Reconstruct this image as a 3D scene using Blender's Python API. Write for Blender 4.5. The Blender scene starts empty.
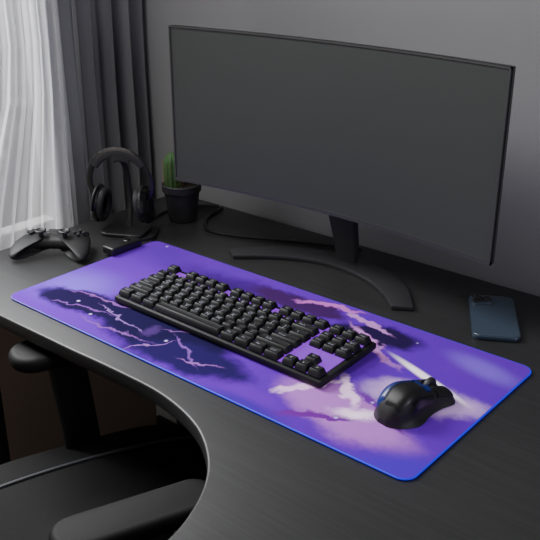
import bpy, bmesh, math, random
from mathutils import Vector, Matrix, Euler
random.seed(4)
K=0.62; Z0=0.74; FL=-Z0/K
pi=math.pi
sc=bpy.context.scene
COL=sc.collection

# ---------------------------------------------------------------- materials
class NT:
    def __init__(s,name):
        s.mat=bpy.data.materials.new(name); s.mat.use_nodes=True
        s.t=s.mat.node_tree; s.b=s.t.nodes['Principled BSDF']
    def n(s,ty,**kw):
        n=s.t.nodes.new(ty)
        for k,v in kw.items(): setattr(n,k,v)
        return n
    def l(s,a,b): s.t.links.new(a,b)
    def setin(s,sock,v):
        if isinstance(v,(int,float)): sock.default_value=v
        elif isinstance(v,(tuple,list)): sock.default_value=tuple(v) if len(v)!=3 or sock.type!='RGBA' else (*v,1)
        else: s.l(v,sock)
    def m(s,op,a,b=0.0,c=None,clamp=False):
        n=s.n('ShaderNodeMath',operation=op); n.use_clamp=clamp
        s.setin(n.inputs[0],a); s.setin(n.inputs[1],b)
        if c is not None: s.setin(n.inputs[2],c)
        return n.outputs[0]
    def mix(s,f,a,b,blend='MIX'):
        n=s.n('ShaderNodeMix',data_type='RGBA',blend_type=blend)
        s.setin(n.inputs[0],f); s.setin(n.inputs[6],a); s.setin(n.inputs[7],b)
        return n.outputs[2]
    def noise(s,vec,scale,detail=3,rough=.5):
        n=s.n('ShaderNodeTexNoise'); s.l(vec,n.inputs['Vector'])
        n.inputs['Scale'].default_value=scale; n.inputs['Detail'].default_value=detail
        n.inputs['Roughness'].default_value=rough
        return n
    def smooth(s,v,a,b):
        n=s.n('ShaderNodeMapRange',interpolation_type='SMOOTHSTEP')
        s.setin(n.inputs[0],v); n.inputs[1].default_value=a; n.inputs[2].default_value=b
        n.inputs[3].default_value=0; n.inputs[4].default_value=1
        return n.outputs[0]

def plain(name,col,rough=.5,metal=0,emit=None,es=0,noise=0.0,nscale=60,bump=0.0,spec=None,coat=0):
    T=NT(name); b=T.b
    b.inputs['Roughness'].default_value=rough; b.inputs['Metallic'].default_value=metal
    if spec is not None: b.inputs['Specular IOR Level'].default_value=spec
    if coat: b.inputs['Coat Weight'].default_value=coat
    tc=T.n('ShaderNodeTexCoord').outputs['Object']
    nz=T.noise(tc,nscale)
    c=T.mix(nz.outputs[0],tuple(x*(1-noise) for x in col),tuple(min(1,x*(1+noise)) for x in col))
    T.l(c,b.inputs['Base Color'])
    if bump:
        bp=T.n('ShaderNodeBump'); bp.inputs['Strength'].default_value=bump; bp.inputs['Distance'].default_value=.001
        T.l(nz.outputs[0],bp.inputs['Height']); T.l(bp.outputs[0],b.inputs['Normal'])
    if emit:
        b.inputs['Emission Color'].default_value=(*emit,1); b.inputs['Emission Strength'].default_value=es
    return T.mat

def desk_mat():
    T=NT('dark_stained_wood'); b=T.b
    tc=T.n('ShaderNodeTexCoord').outputs['Object']
    mp=T.n('ShaderNodeMapping'); T.l(tc,mp.inputs[0]); mp.inputs['Scale'].default_value=(2.0,80,80)
    nz=T.noise(mp.outputs[0],3,5,.6)
    mp2=T.n('ShaderNodeMapping'); T.l(tc,mp2.inputs[0]); mp2.inputs['Scale'].default_value=(.8,7,7)
    n2=T.noise(mp2.outputs[0],3,3,.5)
    f=T.smooth(nz.outputs[0],.3,.75)
    c=T.mix(f,(.019,.019,.0192),(.029,.029,.0295))
    c=T.mix(T.m('MULTIPLY',n2.outputs[0],.4),c,(.014,.014,.0142))
    T.l(c,b.inputs['Base Color'])
    b.inputs['Roughness'].default_value=.42
    b.inputs['Specular IOR Level'].default_value=.35
    bp=T.n('ShaderNodeBump'); bp.inputs['Strength'].default_value=.06; bp.inputs['Distance'].default_value=.001
    T.l(nz.outputs[0],bp.inputs['Height']); T.l(bp.outputs[0],b.inputs['Normal'])
    return T.mat

def wall_mat(name,col):
    T=NT(name); b=T.b
    tc=T.n('ShaderNodeTexCoord').outputs['Object']
    nz=T.noise(tc,1.4,4,.6); n2=T.noise(tc,140,3)
    c=T.mix(nz.outputs[0],tuple(x*.9 for x in col),tuple(x*1.1 for x in col))
    T.l(c,b.inputs['Base Color']); b.inputs['Roughness'].default_value=.85
    bp=T.n('ShaderNodeBump'); bp.inputs['Strength'].default_value=.15; bp.inputs['Distance'].default_value=.001
    T.l(n2.outputs[0],bp.inputs['Height']); T.l(bp.outputs[0],b.inputs['Normal'])
    return T.mat

def floor_mat():
    T=NT('brown_plank_floor'); b=T.b
    tc=T.n('ShaderNodeTexCoord').outputs['Object']
    br=T.n('ShaderNodeTexBrick'); T.l(tc,br.inputs['Vector'])
    br.inputs['Scale'].default_value=1.0; br.inputs['Brick Width'].default_value=1.1; br.inputs['Row Height'].default_value=.14
    br.inputs['Mortar Size'].default_value=.003
    br.inputs['Color1'].default_value=(.10,.064,.048,1); br.inputs['Color2'].default_value=(.12,.08,.06,1); br.inputs['Mortar'].default_value=(.03,.02,.016,1)
    mp=T.n('ShaderNodeMapping'); T.l(tc,mp.inputs[0]); mp.inputs['Scale'].default_value=(2,30,1)
    nz=T.noise(mp.outputs[0],3,4)
    c=T.mix(T.m('MULTIPLY',nz.outputs[0],.5),br.outputs[0],(.05,.034,.026))
    T.l(c,b.inputs['Base Color']); b.inputs['Roughness'].default_value=.6
    return T.mat

def cloth(name,col,transp,transl):
    T=NT(name); t=T.t
    t.nodes.remove(T.b); out=[n for n in t.nodes if n.type=='OUTPUT_MATERIAL'][0]
    tc=T.n('ShaderNodeTexCoord').outputs['Object']
    mp=T.n('ShaderNodeMapping'); T.l(tc,mp.inputs[0]); mp.inputs['Scale'].default_value=(1,40,1)
    nz=T.noise(mp.outputs[0],6,2)
    c=T.mix(nz.outputs[0],tuple(x*.94 for x in col),col)
    d=T.n('ShaderNodeBsdfDiffuse'); tr=T.n('ShaderNodeBsdfTranslucent'); tp=T.n('ShaderNodeBsdfTransparent')
    T.l(c,d.inputs[0]); T.l(c,tr.inputs[0])
    m1=T.n('ShaderNodeMixShader'); m1.inputs[0].default_value=transl; T.l(d.outputs[0],m1.inputs[1]); T.l(tr.outputs[0],m1.inputs[2])
    m2=T.n('ShaderNodeMixShader'); m2.inputs[0].default_value=transp; T.l(m1.outputs[0],m2.inputs[1]); T.l(tp.outputs[0],m2.inputs[2])
    T.l(m2.outputs[0],out.inputs[0])
    return T.mat

def pad_mat():
    T=NT('printed_purple_artwork'); b=T.b
    g=T.n('ShaderNodeTexCoord').outputs['Generated']
    mp=T.n('ShaderNodeMapping'); T.l(g,mp.inputs[0]); mp.inputs['Scale'].default_value=(2.33,1,0)
    n1=T.noise(mp.outputs[0],4.0,3,.5); n2=T.noise(mp.outputs[0],14,4,.6)
    def off(nz,amt):
        v=T.n('ShaderNodeVectorMath',operation='SUBTRACT'); T.l(nz.outputs['Color'],v.inputs[0]); v.inputs[1].default_value=(.5,.5,.5)
        w=T.n('ShaderNodeVectorMath',operation='SCALE'); T.l(v.outputs[0],w.inputs[0]); w.inputs['Scale'].default_value=amt
        return w.outputs[0]
    a=T.n('ShaderNodeVectorMath',operation='ADD'); T.l(mp.outputs[0],a.inputs[0]); T.l(off(n1,.12),a.inputs[1])
    a2=T.n('ShaderNodeVectorMath',operation='ADD'); T.l(a.outputs[0],a2.inputs[0]); T.l(off(n2,.09),a2.inputs[1])
    s=T.n('ShaderNodeSeparateXYZ'); T.l(a2.outputs[0],s.inputs[0]); X,Y=s.outputs[0],s.outputs[1]
    s0=T.n('ShaderNodeSeparateXYZ'); T.l(mp.outputs[0],s0.inputs[0]); X0,Y0=s0.outputs[0],s0.outputs[1]
    def ell(cx,cy,rx,ry,ang,soft,raw=False):
        x,y=(X0,Y0) if raw else (X,Y)
        dx=T.m('SUBTRACT',x,cx*2.33); dy=T.m('SUBTRACT',y,cy)
        c,sn=math.cos(math.radians(ang)),math.sin(math.radians(ang))
        p=T.m('DIVIDE',T.m('ADD',T.m('MULTIPLY',dx,c),T.m('MULTIPLY',dy,sn)),rx)
        q=T.m('DIVIDE',T.m('ADD',T.m('MULTIPLY',dx,-sn),T.m('MULTIPLY',dy,c)),ry)
        d=T.m('SQRT',T.m('ADD',T.m('MULTIPLY',p,p),T.m('MULTIPLY',q,q)))
        return T.m('SUBTRACT',1.0,T.smooth(d,1-soft,1.0))
    col=T.mix(T.smooth(X0,0,2.33),(.090,.013,.37),(.075,.007,.35))
    col=T.mix(T.m('MULTIPLY',n1.outputs[0],.25),col,(.22,.025,.44))
    L=[(.07,.30,.36,.30,10,.95,(.15,.07,.55),1),
       (.10,.85,.35,.2,0,.9,(.085,.012,.33),1),
       (.32,.80,.55,.18,0,.9,(.035,.006,.13),0),
       (.16,.20,.38,.12,8,.35,(.010,.005,.040),0),
       (.37,.26,.50,.26,-8,.35,(.008,.005,.038),0),
       (.50,.12,.38,.14,8,.4,(.014,.007,.07),0),
       (.17,.27,.30,.012,8,.6,(.18,.06,.28),0),
       (.16,.16,.26,.008,12,.6,(.15,.05,.27),0),
       (.30,.11,.30,.010,6,.6,(.18,.06,.30),0),
       (.42,.30,.16,.010,35,.6,(.18,.07,.28),0),
       (.27,.20,.26,.008,-10,.5,(.20,.10,.34),0),
       (.40,.10,.14,.007,50,.5,(.26,.11,.38),0),
       (.47,.16,.20,.009,-25,.5,(.16,.06,.32),0),
       (.52,.12,.16,.009,20,.5,(.24,.09,.36),0),
       (.36,.20,.05,.07,0,.7,(.05,.02,.12),0),
       (.66,.06,.26,.10,0,.8,(.115,.012,.40),0),
       (.50,.86,.35,.09,0,.4,(.04,.010,.08),0),
       (.56,.93,.22,.03,15,.5,(.46,.12,.46),0),
       (.70,.80,.28,.13,20,.4,(.013,.006,.045),0),
       (.72,.74,.28,.030,-30,.5,(.46,.18,.52),0),
       (.66,.90,.20,.02,-15,.5,(.44,.18,.52),0),
       (.82,.22,.42,.19,-12,.5,(.38,.13,.50),0),
       (.90,.50,.34,.14,15,.6,(.48,.30,.62),0),
       (.93,.86,.26,.10,-12,.8,(.15,.07,.52),1),
       (.87,.64,.30,.030,-20,.7,(1,.90,1),1),
       (.80,.14,.26,.030,35,.5,(.13,.012,.24),0),
       (.86,.33,.26,.025,-25,.5,(.13,.020,.28),0),
       (.72,.28,.18,.032,60,.5,(.75,.44,.78),0),
       (.84,.24,.15,.060,20,.8,(.92,.68,.95),0),
       (.78,.36,.17,.035,-40,.6,(.85,.55,.88),0),
       (.97,.05,.34,.13,30,.9,(.06,.010,.42),1),
       (.68,.0,.30,.07,0,.8,(.055,.010,.32),1)]
    for cx,cy,rx,ry,an,so,c,raw in L:
        col=T.mix(ell(cx,cy,rx,ry,an,so,raw),col,c)
    v2=T.n('ShaderNodeTexVoronoi'); T.l(mp.outputs[0],v2.inputs['Vector']); v2.inputs['Scale'].default_value=6
    sp=T.m('SUBTRACT',1.0,T.smooth(v2.outputs['Distance'],.02,.08))
    col=T.mix(T.m('MULTIPLY',sp,.8),col,(.65,.52,1))
    T.l(col,b.inputs['Base Color']); b.inputs['Roughness'].default_value=.9
    b.inputs['Specular IOR Level'].default_value=.05
    T.l(col,b.inputs['Emission Color']); b.inputs['Emission Strength'].default_value=.20  # print given a faint self-glow to look brighter; the cloth is no lamp
    return T.mat

def rim_mat():
    T=NT('light_strip_glow'); b=T.b
    g=T.n('ShaderNodeTexCoord').outputs['Generated']
    s=T.n('ShaderNodeSeparateXYZ'); T.l(g,s.inputs[0])
    f=T.smooth(T.m('SUBTRACT',s.outputs[0],T.m('MULTIPLY',s.outputs[1],.45)),-.1,.6)
    c=T.mix(f,(.05,.018,.26),(.010,.006,.62))
    T.l(c,b.inputs['Base Color']); T.l(c,b.inputs['Emission Color']); b.inputs['Emission Strength'].default_value=.6
    return T.mat

M_desk=desk_mat(); M_wall=wall_mat('gray_plaster',(.22,.218,.224)); M_lwall=wall_mat('brown_plaster',(.17,.125,.10))
M_floor=floor_mat()
M_blk=plain('black_plastic',(.008,.008,.0085),.42,noise=.1)
M_blk2=plain('matte_black_plastic',(.008,.008,.0085),.55,noise=.1,bump=.1,nscale=300,spec=.4)
M_gls=plain('gloss_black_plastic',(.006,.006,.0065),.26)
M_mse=plain('satin_black_plastic',(.007,.007,.0075),.40,noise=.1,spec=.4)
M_key=plain('keycap_black',(.006,.006,.0068),.46,noise=.1,spec=.32)
M_leg=plain('legend_white',(.22,.22,.27),.5,emit=(.6,.55,.8),es=.05)
M_plate=plain('keyboard_plate_purple_glow',(.03,.01,.06),.4,emit=(.32,.04,.85),es=.9)
M_kbody=plain('keyboard_case_black',(.007,.007,.0075),.6,spec=.3)
M_scr=plain('matte_gray_screen',(.045,.048,.046),.45,spec=.25)
M_frame=plain('monitor_frame_gray',(.040,.040,.042),.45,metal=.1)
M_base=plain('monitor_stand_black',(.026,.026,.028),.45,metal=.2)
M_hst=plain('stand_black',(.011,.011,.012),.45)
M_blue=plain('glossy_blue_plastic',(.004,.018,.16),.35,coat=.2)
M_phone=plain('steel_blue_glass',(.034,.050,.074),.25,coat=.3)
M_phm=plain('blue_metal_rim',(.09,.125,.17),.3,metal=.8)
M_lens=plain('camera_lens_glass',(.003,.003,.004),.08,coat=1)
M_pot=plain('charcoal_ceramic',(.016,.015,.016),.6,noise=.2,bump=.2)
M_soil=plain('dark_soil',(.02,.014,.01),.95,noise=.5,nscale=200,bump=.6)
M_cac=plain('cactus_green',(.045,.120,.030),.6,noise=.40,nscale=45)
M_spine=plain('reddish_cactus_spine',(.26,.15,.08),.6)
M_mesh=plain('chair_fabric_black',(.010,.010,.0102),.85,noise=.4,nscale=350,bump=.6,spec=.2)
M_arm=plain('chair_arm_plastic',(.006,.006,.006),.65,spec=.22)
M_armsup=plain('chair_arm_support_plastic',(.016,.016,.016),.45)
M_pipe=plain('chair_gray_piping',(.050,.053,.062),.6)
M_pad=pad_mat(); M_rim=rim_mat()
M_sheer=cloth('sheer_white_fabric',(.76,.76,.78),.34,.62)
M_gray=cloth('gray_curtain_fabric',(.22,.22,.23),.0,.25)
M_white=plain('white_window_frame',(.40,.40,.40),.5)
M_metal=plain('brushed_dark_metal',(.08,.08,.085),.35,metal=.9)
M_padear=plain('leather_ear_cushion',(.011,.011,.012),.6,bump=.2,nscale=150)

# ---------------------------------------------------------------- geometry helpers
def mk(name,vf,mats,parent=None,loc=(0,0,0),rot=(0,0,0),fm=None,sharp=35,label=None):
    v,f=vf
    me=bpy.data.meshes.new(name)
    me.from_pydata([(a*K,b*K,c*K) for a,b,c in v],[],f)
    if not isinstance(mats,(list,tuple)): mats=[mats]
    for m in mats: me.materials.append(m)
    if fm: 
        for i,p in enumerate(me.polygons): p.material_index=fm[i]
    me.validate(); me.update()
    me.polygons.foreach_set('use_smooth',[True]*len(me.polygons))
    me.set_sharp_from_angle(angle=math.radians(sharp))
    ob=bpy.data.objects.new(name,me); COL.objects.link(ob)
    ob.rotation_euler=rot
    if parent: ob.parent=parent; ob.location=tuple(c*K for c in loc)
    else: ob.location=(loc[0]*K,loc[1]*K,loc[2]*K+Z0)
    if label: ob['label']=label
    return ob
def empty(name,loc,label,cat,rot=(0,0,0),**kw):
    e=bpy.data.objects.new(name,None); COL.objects.link(e); e.empty_display_size=.05
    e.location=(loc[0]*K,loc[1]*K,loc[2]*K+Z0); e.rotation_euler=rot
    e['label']=label; e['category']=cat
    for k,v in kw.items(): e[k]=v
    return e
def tag(o,label,cat,**kw):
    o['label']=label; o['category']=cat
    for k,v in kw.items(): o[k]=v
    return o
def join(*parts):
    V=[];F=[]
    for v,f in parts:
        o=len(V); V+=list(v); F+=[tuple(i+o for i in q) for q in f]
    return V,F
def xf(vf,loc=(0,0,0),rot=(0,0,0),scale=(1,1,1)):
    M=Matrix.Translation(loc)@Euler(rot).to_matrix().to_4x4()@Matrix.Diagonal((*scale,1))
    return [tuple(M@Vector(p)) for p in vf[0]],vf[1]
def frombm(bm):
    bm.normal_update(); bm.verts.index_update()
    v=[tuple(x.co) for x in bm.verts]; f=[tuple(x.index for x in q.verts) for q in bm.faces]; bm.free(); return v,f
def rbox(sx,sy,sz,r=.005,seg=3,c=(0,0,0),top=1.0):
    bm=bmesh.new(); bmesh.ops.create_cube(bm,size=1)
    for v in bm.verts:
        k=top if v.co.z>0 else 1
        v.co=Vector((v.co.x*sx*k,v.co.y*sy*k,v.co.z*sz))
    if r>0: bmesh.ops.bevel(bm,geom=bm.edges[:],offset=r,segments=seg,profile=.5,affect='EDGES')
    for v in bm.verts: v.co+=Vector(c)
    return frombm(bm)
def lathe(prof,n=48):
    V=[];F=[];m=len(prof)
    for i in range(n):
        a=2*pi*i/n
        for r,z in prof: V.append((r*math.cos(a),r*math.sin(a),z))
    for i in range(n):
        j=(i+1)%n
        for k in range(m-1): F.append((i*m+k,j*m+k,j*m+k+1,i*m+k+1))
    if prof[0][0]>1e-6: F.append(tuple(i*m for i in reversed(range(n))))
    if prof[-1][0]>1e-6: F.append(tuple(i*m+m-1 for i in range(n)))
    bm=bmesh.new(); vs=[bm.verts.new(v) for v in V]
    for f in F:
        try: bm.faces.new([vs[i] for i in f])
        except ValueError: pass
    bmesh.ops.remove_doubles(bm,verts=bm.verts[:],dist=1e-6)
    bmesh.ops.recalc_face_normals(bm,faces=bm.faces[:])
    return frombm(bm)
def cat(pts,n=12,closed=False):
    P=[Vector(p) for p in pts]; out=[]; L=len(P)
    rng=range(L) if closed else range(L-1)
    for i in rng:
        if closed: p0,p1,p2,p3=P[(i-1)%L],P[i],P[(i+1)%L],P[(i+2)%L]
        else: p0,p1,p2,p3=P[max(i-1,0)],P[i],P[i+1],P[min(i+2,L-1)]
        for k in range(n):
            t=k/n
            out.append(.5*((2*p1)+(-p0+p2)*t+(2*p0-5*p1+4*p2-p3)*t*t+(-p0+3*p1-3*p2+p3)*t**3))
    if not closed: out.append(P[-1])
    return out
def sweep(path,sec,up=(0,0,1),closed=False,scales=None):
    P=[Vector(p) for p in path]; n=len(P); m=len(sec); V=[];F=[]
    for i,p in enumerate(P):
        a=P[(i-1)%n] if closed or i>0 else P[i]; b=P[(i+1)%n] if closed or i<n-1 else P[i]
        t=(b-a).normalized(); s=t.cross(Vector(up)); 
        if s.length<1e-4: s=Vector((1,0,0))
        s.normalize(); w=s.cross(t).normalized()
        k=scales[i] if scales else 1
        for x,y in sec: V.append(tuple(p+s*x*k+w*y*(k if scales is None or not isinstance(k,tuple) else 1)))
    for i in range(n if closed else n-1):
        j=(i+1)%n
        for q in range(m):
            r=(q+1)%m; F.append((i*m+q,i*m+r,j*m+r,j*m+q))
    if not closed:
        F.append(tuple(reversed(range(m)))); F.append(tuple((n-1)*m+q for q in range(m)))
    bm=bmesh.new(); vs=[bm.verts.new(v) for v in V]
    for f in F: bm.faces.new([vs[i] for i in f])
    bmesh.ops.recalc_face_normals(bm,faces=bm.faces[:])
    return frombm(bm)
def circ(r,n=10,sx=1,sy=1): return [(r*sx*math.cos(2*pi*i/n),r*sy*math.sin(2*pi*i/n)) for i in range(n)]
def rrect2(w,h,r,n=6):
    o=[]
    for cx,cy,a0 in ((w/2-r,h/2-r,0),(-w/2+r,h/2-r,90),(-w/2+r,-h/2+r,180),(w/2-r,-h/2+r,270)):
        for i in range(n+1):
            a=math.radians(a0+90*i/n); o.append((cx+r*math.cos(a),cy+r*math.sin(a)))
    return o
def prism(poly,z0,z1,bev=0,seg=3):
    bm=bmesh.new(); b=[bm.verts.new((x,y,z0)) for x,y in poly]; t=[bm.verts.new((x,y,z1)) for x,y in poly]
    n=len(poly)
    for i in range(n):
        j=(i+1)%n; bm.faces.new((b[i],b[j],t[j],t[i]))
    bm.faces.new(list(reversed(b))); bm.faces.new(t)
    bmesh.ops.recalc_face_normals(bm,faces=bm.faces[:])
    if bev:
        es=[e for e in bm.edges if abs(e.verts[0].co.z-e.verts[1].co.z)<1e-7]
        bmesh.ops.bevel(bm,geom=es,offset=bev,segments=seg,profile=.5,affect='EDGES')
    return frombm(bm)
def dome(outline,hf,rings=(1,.985,.95,.88,.75,.55,.3),center=(0,0)):
    V=[];F=[];n=len(outline); cx,cy=center
    for s in rings:
        for x,y in outline: 
            X=cx+(x-cx)*s; Y=cy+(y-cy)*s; V.append((X,Y,hf(s,X,Y)))
    V.append((cx,cy,hf(0,cx,cy)))
    for k in range(len(rings)-1):
        for i in range(n):
            j=(i+1)%n; F.append((k*n+i,k*n+j,(k+1)*n+j,(k+1)*n+i))
    k=len(rings)-1
    for i in range(n): F.append((k*n+i,k*n+(i+1)%n,len(V)-1))
    return V,F

# ---------------------------------------------------------------- room
def struct(o): o['kind']='structure'; return o
struct(mk('floor',rbox(7,7,.1,0,c=(-.3,0,FL-.05)),M_floor))
struct(mk('wall_back',rbox(5.6,.12,4.2,0,c=(.2,2.215,FL+2.1)),M_wall))
wy0,wy1,wz0,wz1=.75,1.80,-.12,2.0
lw=join(rbox(.12,(wy0+3.4),4.2,0,c=(-2.53,(wy0-3.4)/2,FL+2.1)),
        rbox(.12,2.155-wy1,4.2,0,c=(-2.53,(2.155+wy1)/2,FL+2.1)),
        rbox(.12,wy1-wy0,wz0-FL,0,c=(-2.53,(wy0+wy1)/2,(wz0+FL)/2)),
        rbox(.12,wy1-wy0,FL+4.2-wz1,0,c=(-2.53,(wy0+wy1)/2,(wz1+FL+4.2)/2)))
struct(mk('wall_left',lw,M_lwall))
ym=(wy0+wy1)/2
wf=join(rbox(.07,.05,wz1-wz0,.004,c=(-2.53,wy0+.025,(wz0+wz1)/2)),rbox(.07,.05,wz1-wz0,.004,c=(-2.53,wy1-.025,(wz0+wz1)/2)),
        rbox(.06,.045,wz1-wz0,.004,c=(-2.53,1.50,(wz0+wz1)/2)),
        rbox(.07,wy1-wy0,.06,.004,c=(-2.53,ym,wz0+.03)),rbox(.07,wy1-wy0,.06,.004,c=(-2.53,ym,wz1-.03)))
struct(mk('window_1',wf,M_white))
struct(mk('baseboard_back',rbox(4.6,.02,.12,.004,c=(-.15,2.142,FL+.06)),M_blk2))

random.seed(2)
V=[];F=[];ny,nz=50,40
for j in range(nz+1):
    for i in range(ny+1):
        V.append((-5.2+random.uniform(-.12,.12)+.2*math.sin(i*.7)*math.cos(j*.5),-1+i*.12,FL+j*.075))
for j in range(nz):
    for i in range(ny):
        a=j*(ny+1)+i; F.append((a,a+1,a+ny+2,a+ny+1))
hm=plain('dry_hedge_foliage',(.19,.175,.16),.9,noise=.9,nscale=3)
h=mk('hedge',(V,F),hm); tag(h,'tall dry brownish hedge outside the window','hedge',kind='stuff')
g=mk('ground_outside',rbox(4,8,.1,0,c=(-5.9,1.5,FL-.05)),plain('paving_outside',(.3,.29,.28),.9,noise=.3)); struct(g)

def curtain(name,y0f,y1,xc,amp,folds,mat,label,ph=0,zt=2.3,zb=-.08,nz=14,wob=.9):
    V=[];F=[];n=folds*16
    for j in range(nz+1):
        for i in range(n+1):
            t=i/n; a=2*pi*folds*t+ph
            z=zb+(zt-zb)*j/nz
            y0=y0f(z)
            w=a+wob*math.sin(a*.37+2)+.18*math.sin(z*1.3)
            k=.8+.35*math.sin(a*.23+1)
            V.append((xc+amp*k*math.sin(w)+.003*math.sin(z*7+a),y0+(y1-y0)*t+amp*.3*math.sin(2*a+.5),z))
    for j in range(nz):
        for i in range(n):
            a=j*(n+1)+i; F.append((a,a+1,a+n+2,a+n+1))
    o=mk(name,(V,F),mat,sharp=180); tag(o,label,'curtain'); return o
curtain('sheer_curtain',lambda z:1.12+.30*min(1,max(0,(z+.05)/.55)),1.72,-2.325,.018,10,M_sheer,'sheer white curtain hanging in folds over the window')
curtain('drape',lambda z:1.66,2.12,-2.395,.030,6,M_gray,'gray opaque drape gathered beside the sheer curtain',ph=1,wob=.5)
rod=sweep([(-2.36,.4,2.34),(-2.36,2.12,2.34)],circ(.015,12))
ro=mk('curtain_rod',rod,M_metal); tag(ro,'dark metal curtain rod above the window','curtain rod')

# ---------------------------------------------------------------- desk
DT=.04
front=cat([(-1.55,1.098,0),(-1.40,1.102,0),(-1.247,1.098,0),(-1.12,1.068,0),(-1.029,1.018,0),(-.955,.945,0),(-.905,.85,0),(-.885,.76,0),(-.88,.6,0),(-.88,.45,0)],6)
poly=[(-2.25,2.125),(-2.25,1.092)]+[(p.x,p.y) for p in front]+[(-.88,-.45),(.75,-.45),(.75,2.125)]
desk=empty('desk',(-1.0,1.4,FL),'dark gray wood desk with curved cut-out front edge against the wall','desk')
o=(-1.0,1.4)
top=prism([(x-o[0],y-o[1]) for x,y in poly],-DT-FL,-FL,.006,3)
mk('desktop',top,M_desk,desk)
lh=-DT-FL
for (x,y) in ((-2.16,1.2),(-2.16,2.04),(.66,2.04),(.66,-.36),(-.80,-.36),):
    mk('leg',rbox(.06,.06,lh,.006,c=(x-o[0],y-o[1],lh/2)),M_blk2,desk)

# ---------------------------------------------------------------- mouse pad
PX0,PX1,PY0,PY1=-1.931,-.650,1.172,1.725
pc=((PX0+PX1)/2,(PY0+PY1)/2); pw=PX1-PX0; ph_=PY1-PY0
pad=empty('mouse_pad',(pc[0],pc[1],0),'large purple fantasy-print desk mat with glowing blue light-strip edge','mouse pad')
mk('mat_surface',prism(rrect2(pw-.003,ph_-.003,.028,8),.0,.0062),M_pad,pad)
rimp=[(x,y,.0036) for x,y in rrect2(pw-.001,ph_-.001,.029,8)]
mk('light_strip',sweep(rimp,circ(.0024,10),closed=True),M_rim,pad,label='glowing blue-purple light strip edging')
PT=.0065
cb=empty('light_controller',(-1.945,1.60,0),'small black control box for the mat lighting','control box')
mk('housing',rbox(.05,.12,.026,.006,c=(0,0,.013+.0072)),M_blk,cb)
mk('button',lathe([(.0,.036),(.010,.036),(.012,.034),(.012,.032)],20),M_gls,cb,loc=(0,.02,0))
mk('cable',sweep(cat([(0,.06,.02),(0,.12,.01),(-.06,.20,.006),(-.14,.25,.006),(-.16,.40,.006),(-.06,.50,.006)],8),circ(.0055,8)),M_blk,cb)

# ---------------------------------------------------------------- monitor
mx=-1.356; w=.5375; zb,zt=.198,.668; ye=1.79; sag=.048
mon=empty('monitor',(mx,1.95,0),'curved ultrawide monitor with blank gray screen on crescent stand','monitor')
def yc(x): return ye-1.95+sag*(1-(x/w)**2)
N=48
def band(x0,x1,z0,z1,d0,d1):
    V=[];F=[]
    for i in range(N+1):
        x=x0+(x1-x0)*i/N; y=yc(x)
        V+=[(x,y+d0,z0),(x,y+d0,z1),(x,y+d1,z1),(x,y+d1,z0)]
    for i in range(N):
        a=i*4;b=a+4
        for q in range(4): F.append((a+q,a+(q+1)%4,b+(q+1)%4,b+q))
    F+= [(0,3,2,1),(N*4,N*4+1,N*4+2,N*4+3)]
    bm=bmesh.new(); vs=[bm.verts.new(v) for v in V]
    for f in F: bm.faces.new([vs[i] for i in f])
    bmesh.ops.recalc_face_normals(bm,faces=bm.faces[:])
    return frombm(bm)
mk('back_housing',join(band(-w,w,zb,zt,.004,.022),band(-.30,.30,zb+.06,zt-.07,.02,.05)),M_frame,mon)
bz=.004
mk('bezel',join(band(-w,w,zt-bz,zt,-.003,.01),band(-w,w,zb,zb+.010,-.003,.01),band(-w,-w+bz,zb,zt,-.003,.01),band(w-bz,w,zb,zt,-.003,.01)),M_frame,mon)
mk('screen',band(-w+bz,w-bz,zb+.010,zt-bz,0,.005),M_scr,mon)
# flat crescent foot from inner and outer curves
inner=cat([(-.285,-.175,0),(-.20,-.105,0),(-.10,-.052,0),(0,-.034,0),(.10,-.050,0),(.20,-.100,0),(.275,-.165,0)],8)
outer=cat([(-.335,-.140,0),(-.235,-.030,0),(-.12,.032,0),(0,.052,0),(.12,.034,0),(.235,-.028,0),(.325,-.135,0)],8)
bpoly=[(p.x,p.y) for p in outer]+[(p.x,p.y) for p in reversed(inner)]
mk('stand_base',prism(bpoly,.0005,.0135,.003,2),M_base,mon)
nk=sweep(cat([(0,.018,.006),(0,.012,.07),(0,-.015,.18),(0,-.04,.30),(0,-.05,.42)],6),rrect2(.092,.022,.008,4),up=(0,1,0),scales=[.74+.4*min(1,i/14) for i in range(25)])
mk('stand_neck',nk,M_base,mon)
mk('mount_plate',rbox(.16,.04,.16,.01,c=(0,-.062,.42)),M_blk2,mon)

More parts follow.
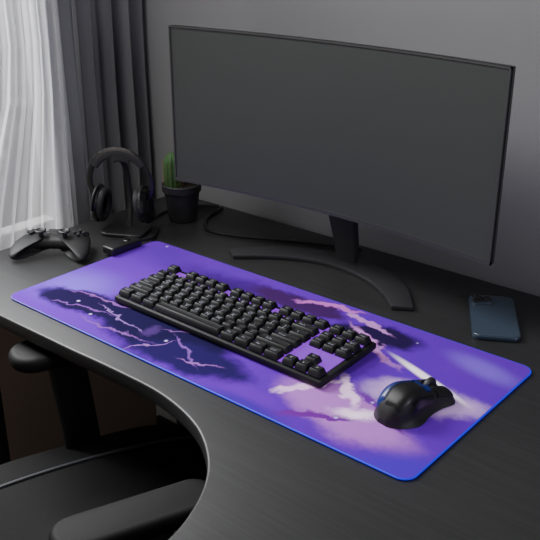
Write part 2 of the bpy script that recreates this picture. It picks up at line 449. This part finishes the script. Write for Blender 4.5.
# ---------------------------------------------------------------- keyboard
kx0,kx1,ky0,ky1=-1.672,-.972,1.330,1.552
kw=kx1-kx0; kd=ky1-ky0
kb=empty('keyboard',((kx0+kx1)/2,ky0,PT),'black mechanical keyboard without number pad, purple backlight','keyboard',rot=(math.radians(3.0),0,math.radians(-.6)))
mk('case',rbox(kw,kd,.018,.005,2,c=(0,kd/2,.0110)),M_kbody,kb)
mk('switch_plate',rbox(kw-.030,kd-.028,.002,.0005,1,c=(0,kd/2,.0203)),M_plate,kb,label='purple glowing plate under the keys')
for fx in (-kw*.42,kw*.42): mk('foot',rbox(.04,.012,.018,.003,2,c=(fx,kd-.02,-.001)),M_blk,kb)
ux=(kw-.016)/18.25; uy=(kd-.012)/6.25
rows=[
 [('Esc',1),(None,1),('F1',1),('F2',1),('F3',1),('F4',1),(None,.5),('F5',1),('F6',1),('F7',1),('F8',1),(None,.5),('F9',1),('F10',1),('F11',1),('F12',1),(None,.25),('Prt',1),('Scr',1),('Pau',1)],
 [(c,1) for c in "`1234567890-="]+[('Back',2),(None,.25),('Ins',1),('Hm',1),('PgU',1)],
 [('Tab',1.5)]+[(c,1) for c in "QWERTYUIOP[]"]+[('\\',1.5),(None,.25),('Del',1),('End',1),('PgD',1)],
 [('Caps',1.75)]+[(c,1) for c in "ASDFGHJKL;'"]+[('Enter',2.25)],
 [('Shift',2.25)]+[(c,1) for c in "ZXCVBNM,./"]+[('Shift',2.75),(None,1.25),('^',1)],
 [('Ctrl',1.25),('Win',1.25),('Alt',1.25),('',6.25),('Alt',1.25),('Fn',1.25),('Mn',1.25),('Ctrl',1.25),(None,.25),('<',1),('v',1),('>',1)]]
txts=sorted({k for r in rows for k,_ in r if k})
tobs={}
for s in txts:
    cu=bpy.data.curves.new('t','FONT'); cu.body=s; cu.size=.016 if len(s)==1 else .010; cu.align_x='CENTER'; cu.align_y='CENTER'; cu.resolution_u=2
    ob=bpy.data.objects.new('t',cu); COL.objects.link(ob); tobs[s]=ob
bpy.context.view_layer.update(); dg=bpy.context.evaluated_depsgraph_get()
tm={}
for s,ob in tobs.items():
    me=bpy.data.meshes.new_from_object(ob.evaluated_get(dg))
    tm[s]=([tuple(v.co) for v in me.vertices],[tuple(p.vertices) for p in me.polygons])
    bpy.data.meshes.remove(me)
for ob in list(tobs.values()):
    cu=ob.data; bpy.data.objects.remove(ob); bpy.data.curves.remove(cu)
KH=.0150
def keycap(wu):
    sx=ux*wu-.0036; sy=uy-.0036; h=KH; tx=sx-.009; ty=sy-.010
    V=[];F=[]
    for (hx_,hy_,z,oy) in ((sx/2,sy/2,0,0),(sx/2-.0012,sy/2-.0014,h*.4,0),(tx/2+.0006,ty/2+.0006,h-.0012,.001),(tx/2-.0008,ty/2-.0008,h,.001),(tx/2-.0035,ty/2-.0035,h-.0009,.001)):
        for x,y in rrect2(2*hx_,2*hy_,min(.0022,hx_*.4,hy_*.4),2): V.append((x,y+oy,z))
    m=12
    for k in range(4):
        for i in range(m):
            j=(i+1)%m; F.append((k*m+i,k*m+j,(k+1)*m+j,(k+1)*m+i))
    F.append(tuple(4*m+i for i in range(m))); F.append(tuple(reversed(range(m))))
    return V,F
for ri,r in enumerate(rows):
    x=-kw/2+.008; y=kd-.006-uy*(ri+.5)-(.25*uy if ri>0 else 0)
    for s,wu in r:
        if s is not None:
            cap=keycap(wu); nf=len(cap[1])
            vf=cap; fm=[0]*nf
            if s:
                t=xf(tm[s],loc=(-(wu-1)*ux*.25,.001,KH-.0003)); vf=join(cap,t); fm=[0]*nf+[1]*len(t[1])
            mk('key',vf,[M_key,M_leg],kb,loc=(x+wu*ux/2,y,.0235),fm=fm)
        x+=wu*ux

# ---------------------------------------------------------------- mouse
ms=empty('computer_mouse',(-.778,1.394,PT),'black sculpted gaming mouse with blue side panel and scroll wheel','computer mouse',rot=(0,0,math.radians(-10)))
Lm=.188
def interp(tab,t):
    n=len(tab)
    for i in range(n-1):
        a,va=tab[i]; b,vb=tab[i+1]
        if t<=b+1e-9:
            k=(t-a)/(b-a)
            m0=(vb-tab[i-1][1])/(b-tab[i-1][0]) if i>0 else (vb-va)/(b-a)
            m1=(tab[i+2][1]-va)/(tab[i+2][0]-a) if i+2<n else (vb-va)/(b-a)
            d=b-a
            return (2*k**3-3*k*k+1)*va+(k**3-2*k*k+k)*m0*d+(-2*k**3+3*k*k)*vb+(k**3-k*k)*m1*d
    return tab[-1][1]
hw=[(0,.010),(.03,.021),(.10,.033),(.25,.041),(.5,.035),(.75,.036),(.93,.040),(1,.034)]
ht=[(0,.012),(.03,.026),(.12,.049),(.30,.066),(.5,.060),(.75,.042),(.93,.028),(1,.018)]
def mp_(t,a,off=0):
    W=interp(hw,t)+off; H=interp(ht,t)+off
    th=pi*(1-a); c,s=math.cos(th),math.sin(th)
    x=W*math.copysign(abs(c)**.58,c); z=H*abs(s)**.74
    if c<0: x*=1-.20*math.exp(-((t-.52)/.18)**2)*min(1,z/.025)
    x*=1+(.20+.22*math.exp(-((t-.38)/.2)**2))*math.exp(-z/.008)
    if t>.58: z-=.007*math.exp(-((a-.5)/.03)**2)
    return (x,-Lm/2+Lm*t,max(z,0)+.001)
def patch(t0,t1,a0,a1,off,nt=26,na=26,sk=0,sk1=None):
    V=[];F=[]
    if sk1 is None: sk1=sk
    for i in range(nt+1):
        for j in range(na+1):
            a=a0+(a1-a0)*j/na
            u=i/nt; t=min(1,(t0+sk*(j/na))*(1-u)+(t1+sk1*(j/na))*u)
            e=min(i,nt-i,j,na-j); V.append(mp_(t,a,off if e>0 else -.001))
    for i in range(nt):
        for j in range(na):
            q=i*(na+1)+j; F.append((q,q+1,q+na+2,q+na+1))
    return V,F
def shell():
    V=[mp_(i/44,j/54,0) for i in range(45) for j in range(55)]; F=[]
    for i in range(44):
        for j in range(54):
            q=i*55+j; F.append((q,q+1,q+56,q+55))
    F.append(tuple(i*55 for i in range(45))+tuple(reversed([i*55+54 for i in range(45)])))
    F.append(tuple(range(55))); F.append(tuple(44*55+j for j in range(55)))
    return V,F
mk('shell',shell(),M_blk2,ms,sharp=40)
mk('palm_cover',patch(.07,.52,.47,.76,.003,sk=.02,sk1=-.10),M_mse,ms)
mk('side_panel',patch(.05,.60,.20,.44,.0042,sk=.04,sk1=.06),M_blue,ms,label='large dark blue panel')
mk('side_panel',patch(.56,.66,.455,.70,.0036,sk=.0,sk1=-.02),M_blue,ms,label='dark blue panel')
mk('side_panel',patch(.14,.66,.05,.18,.0042,sk=.03),M_gls,ms)
mk('side_panel',patch(.26,.66,.79,.91,.0035,sk=-.04),M_gls,ms)
for t0 in (.42,.58):
    mk('side_button',patch(t0,t0+.14,.10,.15,.009),M_gls,ms)
mk('button',patch(.71,.985,.15,.46,.0035),M_mse,ms)
mk('button',patch(.71,.985,.54,.85,.0035),M_mse,ms)
mk('scroll_wheel',xf(lathe([(0,-.006),(.016,-.006),(.020,-.003),(.020,.003),(.016,.006),(0,.006)],28),loc=(0,.052,.036),rot=(0,pi/2,0)),M_base,ms)

# ---------------------------------------------------------------- phone
ph=empty('smartphone',(-.847,1.908,0),'steel-blue smartphone lying face down with raised camera block','smartphone',rot=(0,0,math.radians(30.5)))
mk('frame',prism(rrect2(.120,.246,.02,8),.001,.0125,.0025,2),M_phm,ph,label='metallic blue rim')
mk('back_glass',prism(rrect2(.115,.241,.018,8),.0115,.0138,.0008,1),M_phone,ph)
cbk=mk('camera_block',prism(rrect2(.056,.056,.013,8),.013,.0165,.001,2),M_phone,ph,loc=(-.026,.087,0))
for lx,ly in ((-.013,.013),(-.013,-.013),(.013,0)):
    mk('camera_lens',lathe([(.0,.0195),(.007,.0195),(.0075,.0215),(.0115,.0215),(.012,.020),(.012,.016)],28),[M_lens],cbk,loc=(lx,ly,0))

# ---------------------------------------------------------------- headphone stand and headphones
hx,hy=-2.070,1.722; ang=math.radians(26)
st=empty('headphone_stand',(hx,hy,0),'black headphone stand with flat base and slim post','headphone stand',rot=(0,0,ang))
mk('base',prism(rrect2(.15,.11,.03,8),0.0005,.012,.004,3),M_hst,st)
mk('post',sweep(cat([(0,.03,.01),(0,.045,.07),(0,.045,.15),(0,.028,.215),(0,.002,.242)],6),rrect2(.018,.009,.003,3),up=(0,1,0)),M_hst,st)
def arc3(r,a0,a1,n,cz): return [(r*math.cos(math.radians(a0+(a1-a0)*i/n)),0,cz+r*math.sin(math.radians(a0+(a1-a0)*i/n))) for i in range(n+1)]
mk('cradle',sweep(arc3(.066,65,115,12,.187),rrect2(.028,.008,.003,3),up=(0,1,0)),M_hst,st)
hp=empty('headphones',(hx,hy,.0),'black over-ear headphones hanging on the stand','headphones',rot=(0,math.radians(-3),ang))
hb=[(.108*math.cos(a),.0,.164+.112*math.sin(a)) for a in [pi*i/32 for i in range(33)]]
hb=[(.084,0,.110),(.100,0,.136)]+hb+[(-.100,0,.136),(-.084,0,.110)]
mk('headband',sweep(hb,rrect2(.022,.006,.0028,3),up=(0,1,0)),M_gls,hp)
mk('headband_cushion',sweep([(.100*math.cos(a),0,.164+.103*math.sin(a)) for a in [math.radians(35+110*i/20) for i in range(21)]],rrect2(.024,.009,.004,3),up=(0,1,0)),M_padear,hp)
for sgn in (-1,1):
    cup=xf(lathe([(0,.014),(.020,.014),(.021,.0125),(.034,.0125),(.035,.014),(.040,.013),(.048,.010),(.054,.004),(.055,-.004),(.052,-.009),(.034,-.009),(.033,-.002),(0,-.002)],44),rot=(0,pi/2*sgn,0))
    cup=([(x,y*.92,z*1.08) for x,y,z in cup[0]],cup[1])
    cup=xf(cup,rot=(0,-.16*sgn,0),loc=(.082*sgn,0,.094))
    mk('ear_cup',cup,M_gls,hp)
    tr=sweep([(0,.037*math.cos(2*pi*i/32),.046*math.sin(2*pi*i/32)) for i in range(32)],circ(.0115,10,1,1),up=(1,0,0),closed=True)
    mk('ear_cushion',xf(tr,rot=(0,-.16*sgn,0),loc=(.066*sgn,0,.094)),M_padear,hp)
    yk=sweep([(0,.055*math.cos(a),.065*math.sin(a)) for a in [math.radians(-5+190*i/20) for i in range(21)]],circ(.004,8),up=(1,0,0))
    mk('yoke',xf(yk,rot=(0,-.16*sgn,0),loc=(.086*sgn,0,.094)),M_hst,hp)

# ---------------------------------------------------------------- cactus pot
pt=empty('potted_cactus',(-2.015,1.93,0),'small green cactus in a charcoal pot near the wall','potted plant')
mk('pot',lathe([(0,.001),(.045,.001),(.048,.005),(.060,.105),(.066,.106),(.067,.128),(.064,.131),(.058,.128),(.056,.112),(.0,.112)],48),M_pot,pt)
mk('soil',lathe([(0,.119),(.03,.118),(.0555,.114)],32),M_soil,pt)
def cact(r,h,ribs=13):
    V=[];F=[];n=ribs*6;m=18
    for j in range(m+1):
        t=j/m; z=h*t; rr=r*(.84+.16*math.sin(pi*min(1,t*1.1)))*(math.sqrt(max(0,1-max(0,(t-.74)/.26)**2)))
        for i in range(n):
            a=2*pi*i/n; k=1+.05*math.cos(ribs*a)
            V.append((rr*k*math.cos(a),rr*k*math.sin(a),z))
    for j in range(m):
        for i in range(n):
            q=(i+1)%n; F.append((j*n+i,j*n+q,(j+1)*n+q,(j+1)*n+i))
    return V,F
CX,CY=-.018,-.020
mk('cactus_stem',xf(cact(.031,.126),loc=(CX,CY,.112)),M_cac,pt)
sp=[]
for i in range(13):
    for k in range(13):
        a=2*pi*i/13; z=.120+k*.0072; R=.030
        for d in (-.5,.5):
            bx=(CX+R*math.cos(a),CY+R*math.sin(a),z); tip=(CX+(R+.006)*math.cos(a+d*.2),CY+(R+.006)*math.sin(a+d*.2),z+.002)
            sp.append(sweep([bx,tip],circ(.0005,4)))
o2=mk('spines',join(*sp),M_spine,pt); o2['kind']='stuff'

# ---------------------------------------------------------------- gamepad
G=.93
gp=empty('game_controller',(-2.105,1.468,0),'black wireless gamepad resting on the desk','game controller',rot=(math.radians(4),0,math.radians(36)))
half=[(0,.048),(.045,.050),(.085,.047),(.112,.026),(.126,-.02),(.132,-.070),(.122,-.102),(.104,-.104),(.086,-.078),(.066,-.044),(.03,-.036),(0,-.036)]
full=[(x,y,0) for x,y in half]+[(-x,y,0) for x,y in reversed(half[1:-1])]
out=[(p.x,p.y) for p in cat(full,5,closed=True)]
def topz(s,x,y):
    e=(1-s**3)**.5 if s<1 else 0
    return .036+.022*e - .20*max(0,-y-.03)
def botz(s,x,y):
    e=(1-s**3)**.5 if s<1 else 0
    return .036-.022*e - .20*max(0,-y-.03)-.004*min(1,max(0,-y-.03)/.05)*e
a_=dome(out,topz); b_=dome(out,botz); b_=(b_[0],[tuple(reversed(f)) for f in b_[1]])
g3=(G,G,G)
mk('body',xf(join(a_,b_),loc=(0,0,.004),scale=g3),M_blk2,gp,sharp=60)
for sx_,sy_ in ((-.040,-.012),(.040,-.012)):
    mk('thumbstick',xf(lathe([(0,.082),(.009,.082),(.015,.086),(.0185,.084),(.018,.079),(.008,.075),(.007,.056),(.022,.054)],28),scale=g3),M_base,gp,loc=(sx_*G,sy_*G,0))
dp=join(rbox(.034,.011,.008,.002,2,c=(0,0,.063)),rbox(.011,.034,.008,.002,2,c=(0,0,.063)))
mk('direction_pad',xf(dp,scale=g3),M_base,gp,loc=(-.080*G,.018*G,0))
for a in range(4):
    mk('button',xf(lathe([(0,.068),(.005,.068),(.0065,.066),(.0065,.056)],18),scale=g3),M_base,gp,loc=((.080+.015*math.cos(a*pi/2))*G,(.018+.015*math.sin(a*pi/2))*G,0))
for s_ in (-1,1):
    mk('shoulder_button',xf(rbox(.045,.022,.018,.007,3,c=(s_*.080,.048,.042)),scale=g3),M_gls,gp)
mk('touchpad',xf(rbox(.060,.034,.004,.0015,2,c=(0,.028,.0608)),scale=g3),M_gls,gp)

# ---------------------------------------------------------------- cable
c1=mk('power_cable',sweep(cat([(-1.98,2.09,.006),(-1.95,1.98,.006),(-1.86,1.90,.006),(-1.74,1.93,.006),(-1.62,1.99,.006),(-1.48,2.05,.006),(-1.38,2.08,.006)],10),circ(.0055,8)),M_blk)
tag(c1,'thin black cable lying on the desk along the wall','cable')

# ---------------------------------------------------------------- office chair
cz=-.45
ch=empty('office_chair',(-1.440,1.040,FL),'black padded office chair with armrests tucked under the desk','office chair',rot=(0,0,math.radians(-22)))
def chz(z): return z-FL
so=[]
E_=.5
for i in range(80):
    a=2*pi*i/80
    x=.375*math.copysign(abs(math.cos(a))**E_,math.cos(a)); y=.40*math.copysign(abs(math.sin(a))**E_,math.sin(a))
    so.append((x,y+.03))
def stz(s,x,y): return chz(cz)+.0+.07*((1-s**4)**.5 if s<1 else 0)-.03*math.exp(-((x)/.16)**2)*(1-s)
def sbz(s,x,y): return chz(cz)-.07*((1-s**8)**.5 if s<1 else 0)
R_=(1,.99,.97,.94,.88,.8,.65,.45,.2)
A=dome(so,stz,rings=R_,center=(0,.03)); B=dome(so,sbz,rings=(1,.99,.96,.9,.6),center=(0,.03)); B=(B[0],[tuple(reversed(f)) for f in B[1]])
mk('seat',join(A,B),M_mesh,ch,sharp=80)
mk('seat_piping',sweep([(x,y,chz(cz)+.003) for x,y in so],circ(.006,8),closed=True),M_pipe,ch,label='gray seam piping')
def inset(x,y):
    p=2/E_; return ((abs(x)/.375)**p+(abs(y-.03)/.40)**p)**(1/p)
for s_ in (-1,1):
    pth=[]
    for i in range(33):
        y=-.34+.74*i/32; x=s_*(.19+.025*math.sin(i/32*pi)); sc_=min(.995,inset(x,y))
        rr=list(R_)+[0]
        for k in range(len(rr)-1):
            if rr[k]>=sc_>=rr[k+1]:
                u=(rr[k]-sc_)/(rr[k]-rr[k+1]); z=stz(rr[k],x,y)*(1-u)+stz(rr[k+1],x,y)*u; break
        pth.append((x,y,z+.002))
    mk('seat_piping',sweep(pth,circ(.0048,8)),M_pipe,ch,label='gray seam piping')
nb=20
V=[];F=[]
for j in range(nb+1):
    t=j/nb; z=chz(cz)+.12+.70*t; wd=.17+.04*math.sin(pi*min(1,t*1.05)); yb=-.47-.05*math.sin(pi*t)-.10*t
    for (xx,yy) in rrect2(2*wd,.07,.03,4):
        V.append((xx,yb+yy+.25*(xx*xx),z))
m=28
for j in range(nb):
    for i in range(m):
        q=(i+1)%m; F.append((j*m+i,j*m+q,(j+1)*m+q,(j+1)*m+i))
F.append(tuple(reversed(range(m)))); F.append(tuple(nb*m+i for i in range(m)))
mk('backrest',(V,F),M_mesh,ch,sharp=60)
mk('back_bracket',sweep(cat([(0,-.20,chz(cz)-.08),(0,-.42,chz(cz)-.06),(0,-.54,chz(cz)+.05),(0,-.56,chz(cz)+.3)],6),rrect2(.09,.02,.006,3),up=(0,1,.3)),M_blk2,ch)
for s_ in (-1,1):
    ax=s_*.335 if s_>0 else -.300
    az=chz(-.170) if s_>0 else chz(-.085)
    ay=.0 if s_>0 else .070
    hh=.022
    wa=.115 if s_>0 else .135
    arm=prism([(x,y) for x,y in rrect2(wa,.36,wa*.46,8)],-hh,hh,.018,5)
    mk('armrest',xf(arm,loc=(ax,ay,az)),M_arm,ch)
    sy=ay+.02 if s_>0 else .03
    pth=cat([(ax+s_*.0,sy,az-.01),(ax+s_*.005,sy+.01,az-.10),(ax+s_*.02,sy+.03,chz(cz)+.06),(ax+s_*.03,sy+.03,chz(cz)-.06),(ax-s_*.12,sy+.0,chz(cz)-.085)],6)
    mk('arm_support',sweep(pth,rrect2(.10,.040,.012,4),up=(s_,0,0)),M_armsup,ch)
mk('seat_plate',rbox(.34,.34,.03,.006,c=(0,0,chz(cz)-.085)),M_blk2,ch)
mk('gas_lift',lathe([(.035,.14),(.035,.34),(.024,.342),(.024,chz(cz)-.09)],24),M_metal,ch)
for k in range(5):
    a=2*pi*k/5+.3
    p=[(0.02*math.cos(a),.02*math.sin(a),.17),(.2*math.cos(a),.2*math.sin(a),.135),(.38*math.cos(a),.38*math.sin(a),.10)]
    mk('base_spoke',sweep(cat(p,6),rrect2(.06,.035,.01,3),scales=[1-.03*i for i in range(13)]),M_blk2,ch)
    w_=xf(lathe([(0,-.022),(.036,-.022),(.042,-.016),(.042,.016),(.036,.022),(0,.022)],24),loc=(.38*math.cos(a),.38*math.sin(a),.043),rot=(pi/2,0,a+.5))
    mk('caster',join(w_,rbox(.02,.02,.06,.003,1,c=(.38*math.cos(a),.38*math.sin(a),.075))),M_blk,ch)

# ---------------------------------------------------------------- lights
def area(name,loc,tgt,size,power,col,sy=None):
    d=bpy.data.lights.new(name,'AREA'); d.energy=power; d.color=col; d.shape='RECTANGLE'; d.size=size*K; d.size_y=(sy or size)*K
    o=bpy.data.objects.new(name,d); COL.objects.link(o); o.location=(loc[0]*K,loc[1]*K,loc[2]*K+Z0)
    t=Vector((tgt[0]*K,tgt[1]*K,tgt[2]*K+Z0)); o.rotation_euler=(t-o.location).to_track_quat('-Z','Y').to_euler()
    return o
area('window_light',(-3.6,1.1,1.9),(-2.0,1.5,.2),1.6,88,(.97,.98,1))
area('outdoor_light',(-4.0,1.4,2.6),(-5.2,1.8,.4),1.2,50,(1,.98,.95))
area('overhead_fill',(-1.8,.5,2.3),(-1.3,1.7,0),1.0,13,(1,.99,.97))  # added soft overhead fill, no actual ceiling fixture
area('room_light',(1.5,1.1,1.1),(-.2,2.15,.2),.8,8,(.86,.85,1))
area('underdesk_fill',(-2.0,-.7,.2),(-1.7,1.3,-.9),.6,2.2,(1,.88,.76))  # added warm fill lifting the dark space under the desk, no real lamp
wd=bpy.data.worlds.new('World'); sc.world=wd; wd.use_nodes=True
bg=wd.node_tree.nodes['Background']; bg.inputs[0].default_value=(.94,.96,1,1); bg.inputs[1].default_value=.20

# ---------------------------------------------------------------- camera
cd=bpy.data.cameras.new('camera'); cam=bpy.data.objects.new('camera',cd); COL.objects.link(cam)
cd.sensor_width=36; cd.lens=57.27; cd.clip_start=.01
cam.location=(0,0,Z0+K)
cam.rotation_euler=(math.radians(90-23.2),0,math.radians(40.1))
sc.camera=cam
